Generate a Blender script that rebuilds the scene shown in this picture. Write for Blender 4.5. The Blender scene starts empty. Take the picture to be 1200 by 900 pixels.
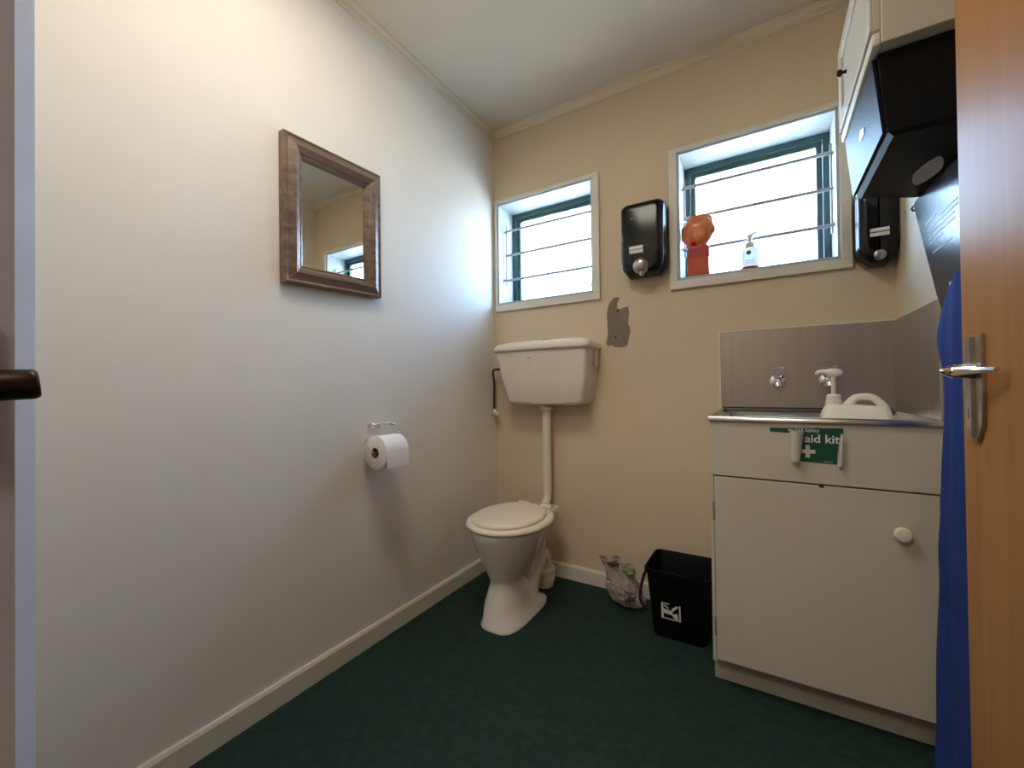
import bpy, bmesh, math, random
from mathutils import Vector, Matrix, noise
random.seed(7)
PI = math.pi
C = bpy.context.scene.collection
scene = bpy.context.scene

# ------------------------------------------------------------------ camera
YAW, PITCH, ROLL, FPX = 0.5484, 0.0094, -0.0123, 486.247
CAM = Vector((1.34, -2.013, 1.0))
f = Vector((-math.sin(YAW)*math.cos(PITCH), math.cos(YAW)*math.cos(PITCH), math.sin(PITCH)))
r = Vector((math.cos(YAW), math.sin(YAW), 0)); u = r.cross(f)
r2 = r*math.cos(ROLL) + u*math.sin(ROLL); u2 = -r*math.sin(ROLL) + u*math.cos(ROLL)
cd = bpy.data.cameras.new('camera'); cam = bpy.data.objects.new('camera', cd); C.objects.link(cam)
cd.sensor_width = 36; cd.lens = FPX*36/1200; cd.clip_start = 0.01
m = Matrix((r2, u2, -f)).transposed().to_4x4(); m.translation = CAM
cam.matrix_world = m
scene.camera = cam

# ------------------------------------------------------------------ light
scene.view_settings.view_transform = 'Standard'
scene.view_settings.look = 'None'
scene.view_settings.gamma = 1
scene.view_settings.use_curve_mapping = False
scene.view_settings.exposure = 0.42
w = bpy.data.worlds.new('sky'); scene.world = w; w.use_nodes = True
bg = w.node_tree.nodes['Background']
_nt = w.node_tree
_tc = _nt.nodes.new('ShaderNodeTexCoord'); _sp = _nt.nodes.new('ShaderNodeSeparateXYZ'); _cr = _nt.nodes.new('ShaderNodeValToRGB')
_nt.links.new(_tc.outputs['Generated'], _sp.inputs[0]); _nt.links.new(_sp.outputs['Z'], _cr.inputs[0]); _nt.links.new(_cr.outputs[0], bg.inputs[0])
_cr.color_ramp.elements[0].position = 0.0; _cr.color_ramp.elements[0].color = (.56, .76, 1.0, 1)      # hazy horizon
_cr.color_ramp.elements[1].position = 0.75; _cr.color_ramp.elements[1].color = (.24, .42, .78, 1)      # zenith
bg.inputs[1].default_value = 20

def area(name, loc, rot, sx, sy, watts, col, spread=180):
    l = bpy.data.lights.new(name, 'AREA'); l.shape = 'RECTANGLE'; l.size = sx; l.size_y = sy
    l.energy = watts; l.color = col; l.spread = math.radians(spread)
    o = bpy.data.objects.new(name, l); o.location = loc; o.rotation_euler = rot; C.objects.link(o)
    return o
sun = bpy.data.lights.new('sun', 'SUN'); sun.energy = 340; sun.color = (1, .91, .78); sun.angle = .01
so = bpy.data.objects.new('sun', sun); so.rotation_euler = (math.radians(35), 0, math.radians(-15)); C.objects.link(so)
area('corridor_fill', (1.2, -2.9, 2.40), (0, 0, 0), .6, .6, 14, (1, .88, .74))  # added fill behind the camera, brightens the room through the doorway
area('washroom_fill', (.66, -1.40, 2.445), (0, 0, 0), .5, .46, 8, (1, .93, .80))  # added fill above the view, lifts the left wall and room

# ------------------------------------------------------------------ materials
def mat(name, col, rough=.5, metal=0, bump=0, bscale=80, var=0, vscale=3, spec=.5, trans=0, coat=0, col2=None, aniso=None, alpha=1, sss=0, ior=1.45):
    mt = bpy.data.materials.new(name); mt.use_nodes = True
    nt = mt.node_tree; N = nt.nodes; L = nt.links; b = N['Principled BSDF']
    b.inputs['Base Color'].default_value = (*col, 1)
    b.inputs['Roughness'].default_value = rough; b.inputs['Metallic'].default_value = metal
    b.inputs['Specular IOR Level'].default_value = spec; b.inputs['IOR'].default_value = ior
    b.inputs['Transmission Weight'].default_value = trans
    b.inputs['Coat Weight'].default_value = coat
    b.inputs['Alpha'].default_value = alpha
    if sss:
        b.inputs['Subsurface Weight'].default_value = sss; b.inputs['Subsurface Radius'].default_value = (.02, .012, .008)
    tc = N.new('ShaderNodeTexCoord')
    src = tc.outputs['Object']
    if aniso:
        mp = N.new('ShaderNodeMapping'); mp.inputs['Scale'].default_value = aniso
        L.new(src, mp.inputs['Vector']); src = mp.outputs['Vector']
    if var or col2:
        n = N.new('ShaderNodeTexNoise'); n.inputs['Scale'].default_value = vscale; n.inputs['Detail'].default_value = 5
        L.new(src, n.inputs['Vector'])
        cr = N.new('ShaderNodeMix'); cr.data_type = 'RGBA'
        c2 = col2 if col2 else tuple(c*(1-var) for c in col)
        cr.inputs[6].default_value = (*col, 1); cr.inputs[7].default_value = (*c2, 1)
        mr = N.new('ShaderNodeMapRange'); mr.inputs[1].default_value = .35; mr.inputs[2].default_value = .65
        L.new(n.outputs[0], mr.inputs[0]); L.new(mr.outputs[0], cr.inputs[0]); L.new(cr.outputs[2], b.inputs['Base Color'])
    if bump:
        n2 = N.new('ShaderNodeTexNoise'); n2.inputs['Scale'].default_value = bscale; n2.inputs['Detail'].default_value = 4
        L.new(src, n2.inputs['Vector'])
        bp = N.new('ShaderNodeBump'); bp.inputs['Strength'].default_value = bump; bp.inputs['Distance'].default_value = .002
        L.new(n2.outputs[0], bp.inputs['Height']); L.new(bp.outputs[0], b.inputs['Normal'])
    return mt
M = dict(
    wall=mat('wall_paint_lit', (.82, .79, .745), .6, bump=.12, bscale=260, var=.04, vscale=1.2, spec=.22),  # lit copy of the shared wall paint, daylight put into the colour
    wall_shaded=mat('wall_paint_shaded', (.69, .565, .41), .6, bump=.12, bscale=260, var=.06, vscale=1.5, spec=.35),  # same wall paint, shade and warm bounce put into the colour
    ceil=mat('ceiling_paint', (.70, .62, .51), .8, bump=.05, bscale=200, var=.04),
    floor=mat('green_vinyl', (.018, .042, .034), .75, bump=.35, bscale=380, var=.25, vscale=40, spec=.2),
    trim=mat('trim_paint', (.74, .69, .60), .4, var=.06, vscale=6),
    cornice=mat('cornice_paint', (.72, .62, .47), .5, var=.08, vscale=5),
    reveal=mat('reveal_paint', (.46, .52, .55), .5, var=.05, vscale=6),
    jamb=mat('jamb_paint', (.55, .52, .54), .45, var=.10, vscale=7),
    green=mat('window_green', (.030, .085, .09), .4),
    barm=mat('bar_steel', (.42, .40, .42), .45, metal=.3),
    porc=mat('porcelain', (.80, .75, .70), .12, coat=.3, var=.03),
    plas=mat('cistern_plastic', (.78, .71, .63), .3, var=.03),
    seat=mat('seat_plastic', (.84, .76, .64), .28),
    pipe=mat('pipe_plastic', (.76, .70, .58), .35),
    dark=mat('dark_mark', (.03, .03, .03), .6),
    greym=mat('grey_mark', (.25, .23, .21), .6),
    black=mat('black_plastic', (.006, .006, .009), .16, coat=.0, spec=.35),
    blackt=mat('black_textured_plastic', (.010, .012, .018), .42, bump=.8, bscale=220, spec=.09),
    blackm=mat('black_matt_plastic', (.004, .004, .005), .45, spec=.18),
    steel=mat('brushed_steel', (.50, .47, .45), .33, metal=1, bump=.25, bscale=30, aniso=(12, 12, .6), var=.08, vscale=4),
    sink=mat('sink_steel', (.62, .60, .58), .25, metal=1, var=.1, vscale=8),
    chrome=mat('chrome', (.80, .80, .80), .08, metal=1),
    satin=mat('satin_chrome', (.55, .53, .50), .28, metal=1, var=.25, vscale=30),
    acryl=mat('clear_acrylic', (.9, .9, .9), .08, trans=.85, ior=1.49),
    cab=mat('cabinet_paint', (.60, .55, .47), .38, var=.04, vscale=3),
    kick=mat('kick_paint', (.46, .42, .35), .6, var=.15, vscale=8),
    white=mat('white_plastic', (.84, .82, .74), .35, sss=.1),
    knob=mat('cream_knob', (.85, .80, .66), .3),
    paper=mat('toilet_paper', (.86, .84, .84), .95, bump=.3, bscale=120),
    card=mat('cardboard_core', (.22, .15, .10), .9),
    sgreen=mat('sticker_green', (.008, .085, .045), .45),
    swhite=mat('sticker_white', (.75, .76, .72), .6),
    sback=mat('sticker_backing', (.62, .57, .50), .7, var=.08, vscale=30),
    blue=mat('blue_cloth', (.012, .042, .25), .9, bump=.4, bscale=300, var=.25, vscale=8),
    bronze=mat('dark_bronze', (.035, .020, .014), .38, metal=.7, var=.3, vscale=40),
    orange=mat('orange_clear_plastic', (.72, .20, .07), .2, trans=.12, sss=.1, var=.35, vscale=14),
    orangeb=mat('orange_red_liquid', (.62, .11, .05), .2, trans=.12, sss=.1, var=.25, vscale=10),
    redd=mat('red_plastic', (.75, .05, .03), .35),
    redp=mat('red_label', (.42, .05, .06), .5),
    patch=mat('bare_plaster', (.245, .20, .15), .9, bump=.6, bscale=90, var=.15, vscale=25),
    conc=mat('pale_concrete', (.62, .56, .46), .9, var=.1, vscale=1),
    bld=mat('grey_render', (.10, .105, .11), .9),
    leafgreen=mat('leaf_green', (.24, .26, .11), .6),
    purple=mat('purple_foil', (.05, .025, .075), .4),
    bagm=mat('bag_plastic', (.46, .42, .40), .35, trans=.25, alpha=.82),
    soapw=mat('soap_bottle', (.80, .86, .80), .3, trans=.3, sss=.3),
    mirror=mat('mirror_glass', (.88, .89, .87), .01, metal=1),
)
def wood(name, c1, c2, rough, scale, axis='Z', coat=0, dist=3, bump=.1):
    mt = bpy.data.materials.new(name); mt.use_nodes = True
    nt = mt.node_tree; N = nt.nodes; L = nt.links; b = N['Principled BSDF']
    tc = N.new('ShaderNodeTexCoord'); mp = N.new('ShaderNodeMapping')
    mp.inputs['Scale'].default_value = {'Z': (14, 14, .8), 'Y': (14, .8, 14)}[axis]
    n = N.new('ShaderNodeTexNoise'); n.inputs['Scale'].default_value = scale; n.inputs['Detail'].default_value = 8; n.inputs['Distortion'].default_value = dist*.2
    cr = N.new('ShaderNodeValToRGB'); cr.color_ramp.elements[0].position = .3; cr.color_ramp.elements[1].position = .72
    cr.color_ramp.elements[0].color = (*c1, 1); cr.color_ramp.elements[1].color = (*c2, 1)
    L.new(tc.outputs['Object'], mp.inputs[0]); L.new(mp.outputs[0], n.inputs[0]); L.new(n.outputs[0], cr.inputs[0])
    L.new(cr.outputs[0], b.inputs['Base Color'])
    b.inputs['Roughness'].default_value = rough; b.inputs['Coat Weight'].default_value = coat; b.inputs['Coat Roughness'].default_value = .12
    bp = N.new('ShaderNodeBump'); bp.inputs['Strength'].default_value = bump; bp.inputs['Distance'].default_value = .002
    L.new(n.outputs[0], bp.inputs['Height']); L.new(bp.outputs[0], b.inputs['Normal'])
    return mt
M['door'] = wood('door_veneer', (.33, .145, .045), (.41, .19, .062), .40, 1.6, coat=0, bump=.05)
M['door'].node_tree.nodes['Principled BSDF'].inputs['Specular IOR Level'].default_value = .05
M['frame'] = wood('mirror_frame_wood', (.085, .050, .034), (.25, .165, .12), .34, 3, 'Y', coat=.15, bump=.3)
def glass_mat():
    mt = bpy.data.materials.new('window_glass'); mt.use_nodes = True
    nt = mt.node_tree; N = nt.nodes; L = nt.links; N.remove(N['Principled BSDF'])
    t = N.new('ShaderNodeBsdfTransparent'); t.inputs[0].default_value = (.93, .97, .97, 1)
    g = N.new('ShaderNodeBsdfGlossy'); g.inputs[1].default_value = .02
    fr = N.new('ShaderNodeFresnel'); ge = N.new('ShaderNodeNewGeometry'); mr = N.new('ShaderNodeMapRange'); mr.inputs[3].default_value = 1.45; mr.inputs[4].default_value = 1/1.45   # same reflectance on both faces
    L.new(ge.outputs['Backfacing'], mr.inputs[0]); L.new(mr.outputs[0], fr.inputs[0])
    mx = N.new('ShaderNodeMixShader'); L.new(fr.outputs[0], mx.inputs[0]); L.new(t.outputs[0], mx.inputs[1]); L.new(g.outputs[0], mx.inputs[2])
    L.new(mx.outputs[0], N['Material Output'].inputs[0]); return mt
M['glass'] = glass_mat()
M['clearbag'] = glass_mat(); M['clearbag'].name = 'clear_film'

# ------------------------------------------------------------------ mesh helpers
def B(): return bmesh.new()
def box(bm, x0, x1, y0, y1, z0, z1, bev=0, seg=2):
    t = B(); bmesh.ops.create_cube(t, size=1)
    for v in t.verts:
        v.co = Vector(((x0+x1)/2+v.co.x*(x1-x0), (y0+y1)/2+v.co.y*(y1-y0), (z0+z1)/2+v.co.z*(z1-z0)))
    if bev: bmesh.ops.bevel(t, geom=t.edges[:], offset=bev, segments=seg, profile=.5, affect='EDGES')
    join(bm, t); return bm
def join(bm, t):
    mp = {v: bm.verts.new(v.co) for v in t.verts}
    for fc in t.faces:
        try: bm.faces.new([mp[v] for v in fc.verts])
        except ValueError: pass
    t.free()
def loft(bm, rings, cap0=True, cap1=True, closed=True):
    R = [[bm.verts.new(c) for c in ring] for ring in rings]
    n = len(R[0])
    for a, b in zip(R, R[1:]):
        for i in range(n if closed else n-1):
            j = (i+1) % n
            bm.faces.new((a[i], a[j], b[j], b[i]))
    if cap0: bm.faces.new(R[0][::-1])
    if cap1: bm.faces.new(R[-1])
    return bm
def tube(bm, pts, rad, seg=12, caps=True, smooth=0):
    pts = [Vector(q) for q in pts]
    if smooth:
        out = []
        for i in range(len(pts)-1):
            p0 = pts[max(i-1, 0)]; p1 = pts[i]; p2 = pts[i+1]; p3 = pts[min(i+2, len(pts)-1)]
            for k in range(smooth):
                t = k/smooth
                out.append(.5*((2*p1)+(p2-p0)*t+(2*p0-5*p1+4*p2-p3)*t*t+(3*p1-p0-3*p2+p3)*t**3))
        out.append(pts[-1])
        if not isinstance(rad, (int, float)):
            rr = []
            for i in range(len(pts)-1):
                for k in range(smooth): rr.append(rad[i]+(rad[i+1]-rad[i])*k/smooth)
            rr.append(rad[-1]); rad = rr
        pts = out
    if isinstance(rad, (int, float)): rad = [rad]*len(pts)
    rings = []; T = (pts[1]-pts[0]).normalized()
    N_ = T.orthogonal().normalized()
    for i, q in enumerate(pts):
        t = (pts[min(i+1, len(pts)-1)]-pts[max(i-1, 0)]).normalized()
        N_ = (N_-t*N_.dot(t)).normalized(); b = t.cross(N_)
        rings.append([q+(N_*math.cos(a)+b*math.sin(a))*rad[i] for a in [2*PI*k/seg for k in range(seg)]])
    return loft(bm, rings, caps, caps)
def lathe(bm, prof, c=(0, 0, 0), axis=(0, 0, 1), seg=32, cap=True):
    ax = Vector(axis).normalized(); n = ax.orthogonal().normalized(); b = ax.cross(n); c = Vector(c)
    rings = [[c+ax*z+(n*math.cos(2*PI*k/seg)+b*math.sin(2*PI*k/seg))*max(rr, 1e-4) for k in range(seg)] for rr, z in prof]
    return loft(bm, rings, cap, cap)
def rrect(w, d, rad, n=5):
    """rounded rectangle outline centred on 0, counter-clockwise"""
    o = []
    for cx, cy, a0 in ((w/2-rad, d/2-rad, 0), (-w/2+rad, d/2-rad, 90), (-w/2+rad, -d/2+rad, 180), (w/2-rad, -d/2+rad, 270)):
        for k in range(n+1):
            a = math.radians(a0+90*k/n); o.append((cx+rad*math.cos(a), cy+rad*math.sin(a)))
    return o
def prism(bm, poly, ax, a, b):
    """extrude a 2-D outline along axis ax from a to b; poly in the other two coordinates in xyz order"""
    def P(q, v):
        return {'x': (v, q[0], q[1]), 'y': (q[0], v, q[1]), 'z': (q[0], q[1], v)}[ax]
    return loft(bm, [[P(q, a) for q in poly], [P(q, b) for q in poly]])
ROOTLOC = {}
def rootloc(o):
    while o is not None and o.name not in ROOTLOC: o = o.parent
    return ROOTLOC[o.name] if o else Vector((0, 0, 0))
def obj(name, bm, material, parent=None, label=None, cat=None, group=None, kind=None, smooth=40):
    bmesh.ops.recalc_face_normals(bm, faces=bm.faces[:])
    me = bpy.data.meshes.new(name)
    if parent: off = rootloc(parent)
    else:
        xs = [v.co for v in bm.verts]
        off = Vector(((min(v.x for v in xs)+max(v.x for v in xs))/2, (min(v.y for v in xs)+max(v.y for v in xs))/2, min(v.z for v in xs)))
    for v in bm.verts: v.co -= off
    bm.to_mesh(me); bm.free()
    if smooth:
        me.shade_smooth(); me.set_sharp_from_angle(angle=math.radians(smooth))
    me.materials.append(material)
    o = bpy.data.objects.new(name, me); C.objects.link(o)
    if parent: o.parent = parent
    else: o.location = off; ROOTLOC[o.name] = off
    if label: o['label'] = label
    if cat: o['category'] = cat
    if group: o['group'] = group
    if kind: o['kind'] = kind
    return o
def thing(name, label, cat, loc, group=None, kind=None):
    o = bpy.data.objects.new(name, None); C.objects.link(o); o.location = loc; o.empty_display_size = .05
    ROOTLOC[o.name] = Vector(loc); o['label'] = label; o['category'] = cat
    if group: o['group'] = group
    if kind: o['kind'] = kind
    return o
def text(name, s, size, loc, rot, material, parent, extrude=.0004, bold=0, align='LEFT'):
    cu = bpy.data.curves.new('t', 'FONT'); cu.body = s; cu.size = size; cu.extrude = extrude; cu.offset = bold; cu.align_x = align
    t = bpy.data.objects.new('t', cu); C.objects.link(t)
    t.rotation_euler = rot; t.location = Vector(loc)
    bpy.context.view_layer.update()
    me = bpy.data.meshes.new_from_object(t.evaluated_get(bpy.context.evaluated_depsgraph_get()))
    me.transform(t.matrix_world)
    off = rootloc(parent); me.transform(Matrix.Translation(-off))
    bpy.data.objects.remove(t); bpy.data.curves.remove(cu)
    me.materials.clear(); me.materials.append(material)
    o = bpy.data.objects.new(name, me); C.objects.link(o); o.parent = parent
    return o

# ------------------------------------------------------------------ room shell
XR, H, YF, WT = 1.748, 2.479, -1.918, .20
JX = .80; DX = 1.70                      # doorway sides
b = B(); box(b, 0, XR, YF-.14, 0, -.06, 0)
obj('floor', b, M['floor'], label='dark green vinyl floor of the washroom', cat='floor', kind='structure')
b = B(); box(b, -WT, XR+WT, YF-.14, WT, H, H+.12)
obj('ceiling', b, M['ceil'], label='plain off-white painted ceiling', cat='ceiling', kind='structure')
b = B(); box(b, -WT, 0, YF-.14, WT, -.06, H)
obj('wall_left', b, M['wall'], label='cream painted wall with the framed mirror', cat='wall', kind='structure')
W1 = (.026, .604, 1.477, 2.062); W2 = (1.008, 1.594, 1.477, 2.062)
b = B()
xs = [0, W1[0], W1[1], W2[0], W2[1], XR]
box(b, 0, XR, 0, WT, -.06, W1[2]); box(b, 0, XR, 0, WT, W1[3], H)
for a, c in ((0, W1[0]), (W1[1], W2[0]), (W2[1], XR)): box(b, a, c, 0, WT, W1[2], W1[3])
obj('wall_back', b, M['wall_shaded'], label='cream wall with the two small windows, shade put into its colour', cat='wall', kind='structure')
b = B(); box(b, XR, XR+WT, YF-.14, WT, -.06, H)
obj('wall_right', b, M['wall_shaded'], label='cream wall behind the open door and the wall cabinet', cat='wall', kind='structure')
b = B()
box(b, 0, JX-.03, YF-.14, YF, -.06, H); box(b, DX, XR, YF-.14, YF, -.06, H); box(b, JX-.03, DX, YF-.14, YF, 2.06, H)
obj('wall_front', b, M['wall_shaded'], label='wall with the doorway the picture is taken from', cat='wall', kind='structure')
# corridor beyond the doorway
b = B(); box(b, -.8, 3.0, -4.0, YF-.14, -.06, 0)
obj('floor', b, M['floor'], label='dark green corridor floor outside the doorway', cat='floor', kind='structure')
b = B(); box(b, -.8, 3.0, -4.0, YF-.14, H, H+.12)
obj('ceiling', b, M['ceil'], label='corridor ceiling outside the doorway', cat='ceiling', kind='structure')
b = B(); box(b, -.8, 3.0, -4.12, -4.0, -.06, H); box(b, -.92, -.8, -4.12, YF-.14, -.06, H); box(b, 3.0, 3.12, -4.12, YF-.14, -.06, H)
box(b, -.92, -WT, YF-.26, YF-.14, -.06, H); box(b, XR+WT, 3.12, YF-.26, YF-.14, -.06, H)
obj('wall_corridor', b, M['wall_shaded'], label='cream corridor walls outside the doorway', cat='wall', kind='structure')
b = B(); lathe(b, [(.0, .0), (.17, .0), (.18, -.02), (.16, -.06), (.08, -.075), (0, -.078)], (1.2, -2.9, H), cap=False)
# baseboards
def bb(name, pts, lab):
    b = B()
    (x0, y0), (x1, y1), nrm = pts
    prof = [(0, 0), (.014, 0), (.014, .064), (.009, .0735), (0, .0735)]
    loft(b, [[(x+nrm[0]*d, y+nrm[1]*d, z) for d, z in prof] for x, y in ((x0, y0), (x1, y1))])
    obj(name, b, M['trim'], label=lab, cat='baseboard', kind='structure', smooth=0)
bb('baseboard_left', ((0, YF), (0, 0), (1, 0)), 'white baseboard along the left wall')
bb('baseboard_back', ((.014, 0), (1.17, 0), (0, -1)), 'white baseboard under the windows')
bb('baseboard_right', ((XR, YF), (XR, -.48), (-1, 0)), 'white baseboard behind the open door')
# cornices: two-step moulding
def corn(name, x0, y0, x1, y1, n, lab):
    prof = [(0, -.036), (.006, -.036), (.009, -.030), (.013, -.028), (.017, -.016), (.026, -.010), (.030, -.008), (.032, 0), (0, 0)]
    b = B(); loft(b, [[(x+n[0]*d, y+n[1]*d, H+z) for d, z in prof] for x, y in ((x0, y0), (x1, y1))])
    obj(name, b, M['cornice'], label=lab, cat='cornice', kind='structure', smooth=30)
corn('trim_1', 0, YF, 0, 0, (1, 0), 'cream cornice between left wall and ceiling')
corn('trim_2', 0, 0, XR, 0, (0, -1), 'cream cornice between window wall and ceiling')
corn('trim_3', XR, YF, XR, 0, (-1, 0), 'cream cornice over the wall cabinet side')

# ------------------------------------------------------------------ windows
def window(n, W, lx, rx, lab):
    x0, x1, z0, z1 = W
    t = thing('window_%d' % n, lab, 'window', ((x0+x1)/2, 0, z0), kind='structure')
    # architrave strips
    for nm, a in (('trim_board', (x0-rx[0], x1+rx[1], -.015, 0, z0-.038, z0)), ('trim_board', (x0-rx[0], x1+rx[1], -.015, 0, z1, z1+.019)),
                  ('trim_board', (x0-rx[0], x0, -.015, 0, z0, z1)), ('trim_board', (x1, x1+rx[1], -.015, 0, z0, z1))):
        b = B(); box(b, *a, bev=.0015, seg=1); obj(nm, b, M['trim'], t, smooth=0)
    # reveal lining
    e = .010
    b = B()
    box(b, x0, x0+e, -.005, .15, z0, z1); box(b, x1-e, x1, -.005, .15, z0, z1); box(b, x0+e, x1-e, -.005, .15, z1-e, z1)
    obj('reveal_lining', b, M['reveal'], t, smooth=0)
    b = B(); box(b, x0+e, x1-e, -.010, .15, z0, z0+.012, bev=.002, seg=1); obj('window_sill', b, M['reveal'], t, smooth=0)
    # green frame and sash
    def ring(bm, a0, a1, c0, c1, wd, y0, y1):
        box(bm, a0, a0+wd, y0, y1, c0, c1); box(bm, a1-wd, a1, y0, y1, c0, c1)
        box(bm, a0+wd, a1-wd, y0, y1, c0, c0+wd); box(bm, a0+wd, a1-wd, y0, y1, c1-wd, c1)
    ox0, ox1, oz0, oz1 = x0+.012, x1-.012, z0+.012, z1-.012
    b = B(); ring(b, x0, x1, z0, z1, .034, .15, .20); obj('window_frame', b, M['green'], t, smooth=0)
    b = B(); ring(b, x0+.036, x1-.036, z0+.036, z1-.036, .020, .165, .19); s = obj('sash', b, M['green'], t, smooth=0)
    b = B(); box(b, x0+.05, x1-.05, .176, .180, z0+.05, z1-.05); obj('pane', b, M['glass'], s, smooth=0)
    # security bars
    g = thing('security_bars', 'three thin steel security bars across the ' + ('small left window above the cistern' if n == 1 else 'right window behind the orange bottle'), 'security bars', ((x0+x1)/2, .06, z0+.1))
    for x in (x0+.022, x1-.018):
        b = B(); tube(b, [(x, .06, z0+.122), (x, .06, z0+.480)], .0045, 8); obj('upright', b, M['barm'], g)
        for z in (z0+.16, z0+.44):
            b = B(); sx = x0+.008 if x < (x0+x1)/2 else x1-.008
            tube(b, [(sx-.001, .06, z), (x+.001, .06, z)], .005, 8); obj('bracket', b, M['barm'], g)
    for z in (z0+.154, z0+.301, z0+.444):
        b = B(); tube(b, [(x0+.016, .058, z), (x1-.012, .058, z)], .0072, 10); obj('bar', b, M['barm'], g)
window(1, W1, .02, (.010, .036), 'small green framed window in the corner above the cistern')
window(2, W2, .03, (.034, .034), 'green framed window above the sink')

# outside
b = B(); box(b, -40, 40, WT+.0, 60, -.6, -.5)
obj('ground', b, M['conc'], label='pale concrete yard outside the windows', cat='ground', kind='structure')
b = B(); box(b, -1.93, -1.62, 6, 6.3, -.5, 3.10, bev=.01); box(b, -1.98, -1.57, 5.95, 6.35, 3.10, 3.2)
obj('chimney', b, M['bld'], label='pale grey chimney seen through the corner window', cat='chimney')

b = B(); box(b, -3, 5, WT, WT+.55, H+.02, H+.10)  # unseen overhang, added to block steep sky light at the windows
obj('added_eaves', b, M['reveal'], label='added overhang above the windows, unseen, cuts steep sky light', cat='added_eaves', kind='structure', smooth=0)
# ------------------------------------------------------------------ doorway left jamb and dark handle
b = B()
prism(b, [(JX, -2.07), (JX, -1.933), (JX-.030, -1.9165), (JX-.030, -2.07)], 'z', 0, 2.06)
obj('trim_4', b, M['jamb'], label='pale grey painted door jamb at the left edge', cat='door frame', kind='structure', smooth=0)
b = B(); box(b, DX-.002, DX+.03, -2.07, -1.9, 0, 2.06); obj('trim_5', b, M['jamb'], label='painted door jamb on the hinge side of the brown door', cat='door frame', kind='structure', smooth=0)
b = B(); box(b, JX-.03, DX+.03, -2.07, -1.905, 2.055, 2.09); obj('trim_6', b, M['jamb'], label='painted head of the doorway', cat='door frame', kind='structure', smooth=0)
t = thing('door_handle', 'dark bronze handle sticking out from the pale jamb', 'handle', (JX, -1.965, .93))
b = B(); box(b, JX, JX+.004, -1.99, -1.9415, .932, 1.056, bev=.0015); obj('backplate', b, M['bronze'], t)
b = B(); tube(b, [(JX+.003, -1.975, 1.004), (.832, -1.972, 1.005), (.850, -1.956, 1.006), (.857, -1.940, 1.007), (.8595, -1.932, 1.0073), (.860, -1.9295, 1.0075)], [.017, .0125, .0118, .0118, .0115, .0092], 20, smooth=3)
obj('lever', b, M['bronze'], t)

# ------------------------------------------------------------------ brown door at right
FX = 1.62
t = thing('door_1', 'open orange-brown veneered door with chrome lever at the right edge', 'door', (FX+.02, -1.9, 0), kind='structure')
b = B(); box(b, FX, FX+.038, -1.905, -1.033, .012, 2.04, bev=.0015, seg=1); lf = obj('door_leaf', b, M['door'], t, smooth=0)
hz = 1.017
b = B()   # tapered long plate with clipped lower end
prism(b, [(-1.060, 1.072), (-1.118, 1.074), (-1.122, .985), (-1.119, .935), (-1.100, .908), (-1.078, .908), (-1.062, .930), (-1.056, .985)], 'x', FX-.005, FX)
bmesh.ops.bevel(b, geom=b.edges[:], offset=.0015, segments=2, affect='EDGES')
pl = obj('handle_plate', b, M['satin'], t)
b = B(); prism(b, [(-1.086, 1.070), (-1.094, 1.070), (-1.094, .915), (-1.086, .915)], 'x', FX-.009, FX-.004); obj('plate_ridge', b, M['satin'], pl)
b = B(); box(b, FX-.0056, FX-.0048, -1.076, -1.070, .942, .958); obj('keyhole', b, M['dark'], pl)
b = B()
tube(b, [(FX-.004, -1.093, hz), (1.600, -1.096, hz), (1.590, -1.100, hz), (1.580, -1.105, hz+.001), (1.5735, -1.1085, hz+.001)], [.0115, .0115, .0105, .006, .0015], 16, smooth=3)
tube(b, [(1.590, -1.100, hz), (1.592, -1.130, hz), (1.598, -1.165, hz), (1.6075, -1.192, hz)], [.008, .0060, .0042, .0036], 14, smooth=4)
obj('lever', b, M['chrome'], t)
for z in (.25, 1.05, 1.8):
    b = B(); tube(b, [(FX-.004, -1.902, z-.04), (FX-.004, -1.902, z+.04)], .005, 10); obj('hinge', b, M['satin'], t)

# ------------------------------------------------------------------ mirror
def mirror():
    t = thing('wall_mirror', 'rectangular mirror in a brown moulded wooden frame on the left wall', 'mirror', (0, -1.063, 1.356))
    y0, y1, z0, z1 = -1.259, -.865, 1.358, 1.852
    prof = [(0, .0), (0, .026), (.006, .032), (.013, .028), (.020, .031), (.036, .038), (.050, .030), (.058, .020), (.061, .022), (.066, .018), (.066, .0)]
    cor = [(y0, z0, 1, 1), (y1, z0, -1, 1), (y1, z1, -1, -1), (y0, z1, 1, -1)]
    tilt = math.radians(1.6)
    cy, cz = (y0+y1)/2, (z0+z1)/2
    def rt(x, y, z):
        dy, dz = y-cy, z-cz
        return (x, cy+dy, cz+dz+dy*math.tan(tilt)*1.5)
    names = ['frame_rail', 'frame_stile', 'frame_rail', 'frame_stile']
    for i in range(4):
        a, c = cor[i], cor[(i+1) % 4]; b = B()
        loft(b, [[rt(.003+d, q[0]+q[2]*s, q[1]+q[3]*s) for s, d in prof] for q in (a, c)])
        obj(names[i], b, M['frame'], t, smooth=30)
    b = B(); k = .064
    loft(b, [[rt(x, y, z) for y, z in ((y0+k, z0+k), (y1-k, z0+k), (y1-k, z1-k), (y0+k, z1-k))] for x in (.004, .012)])
    obj('mirror_glass', b, M['mirror'], t, smooth=0)
mirror()

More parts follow.
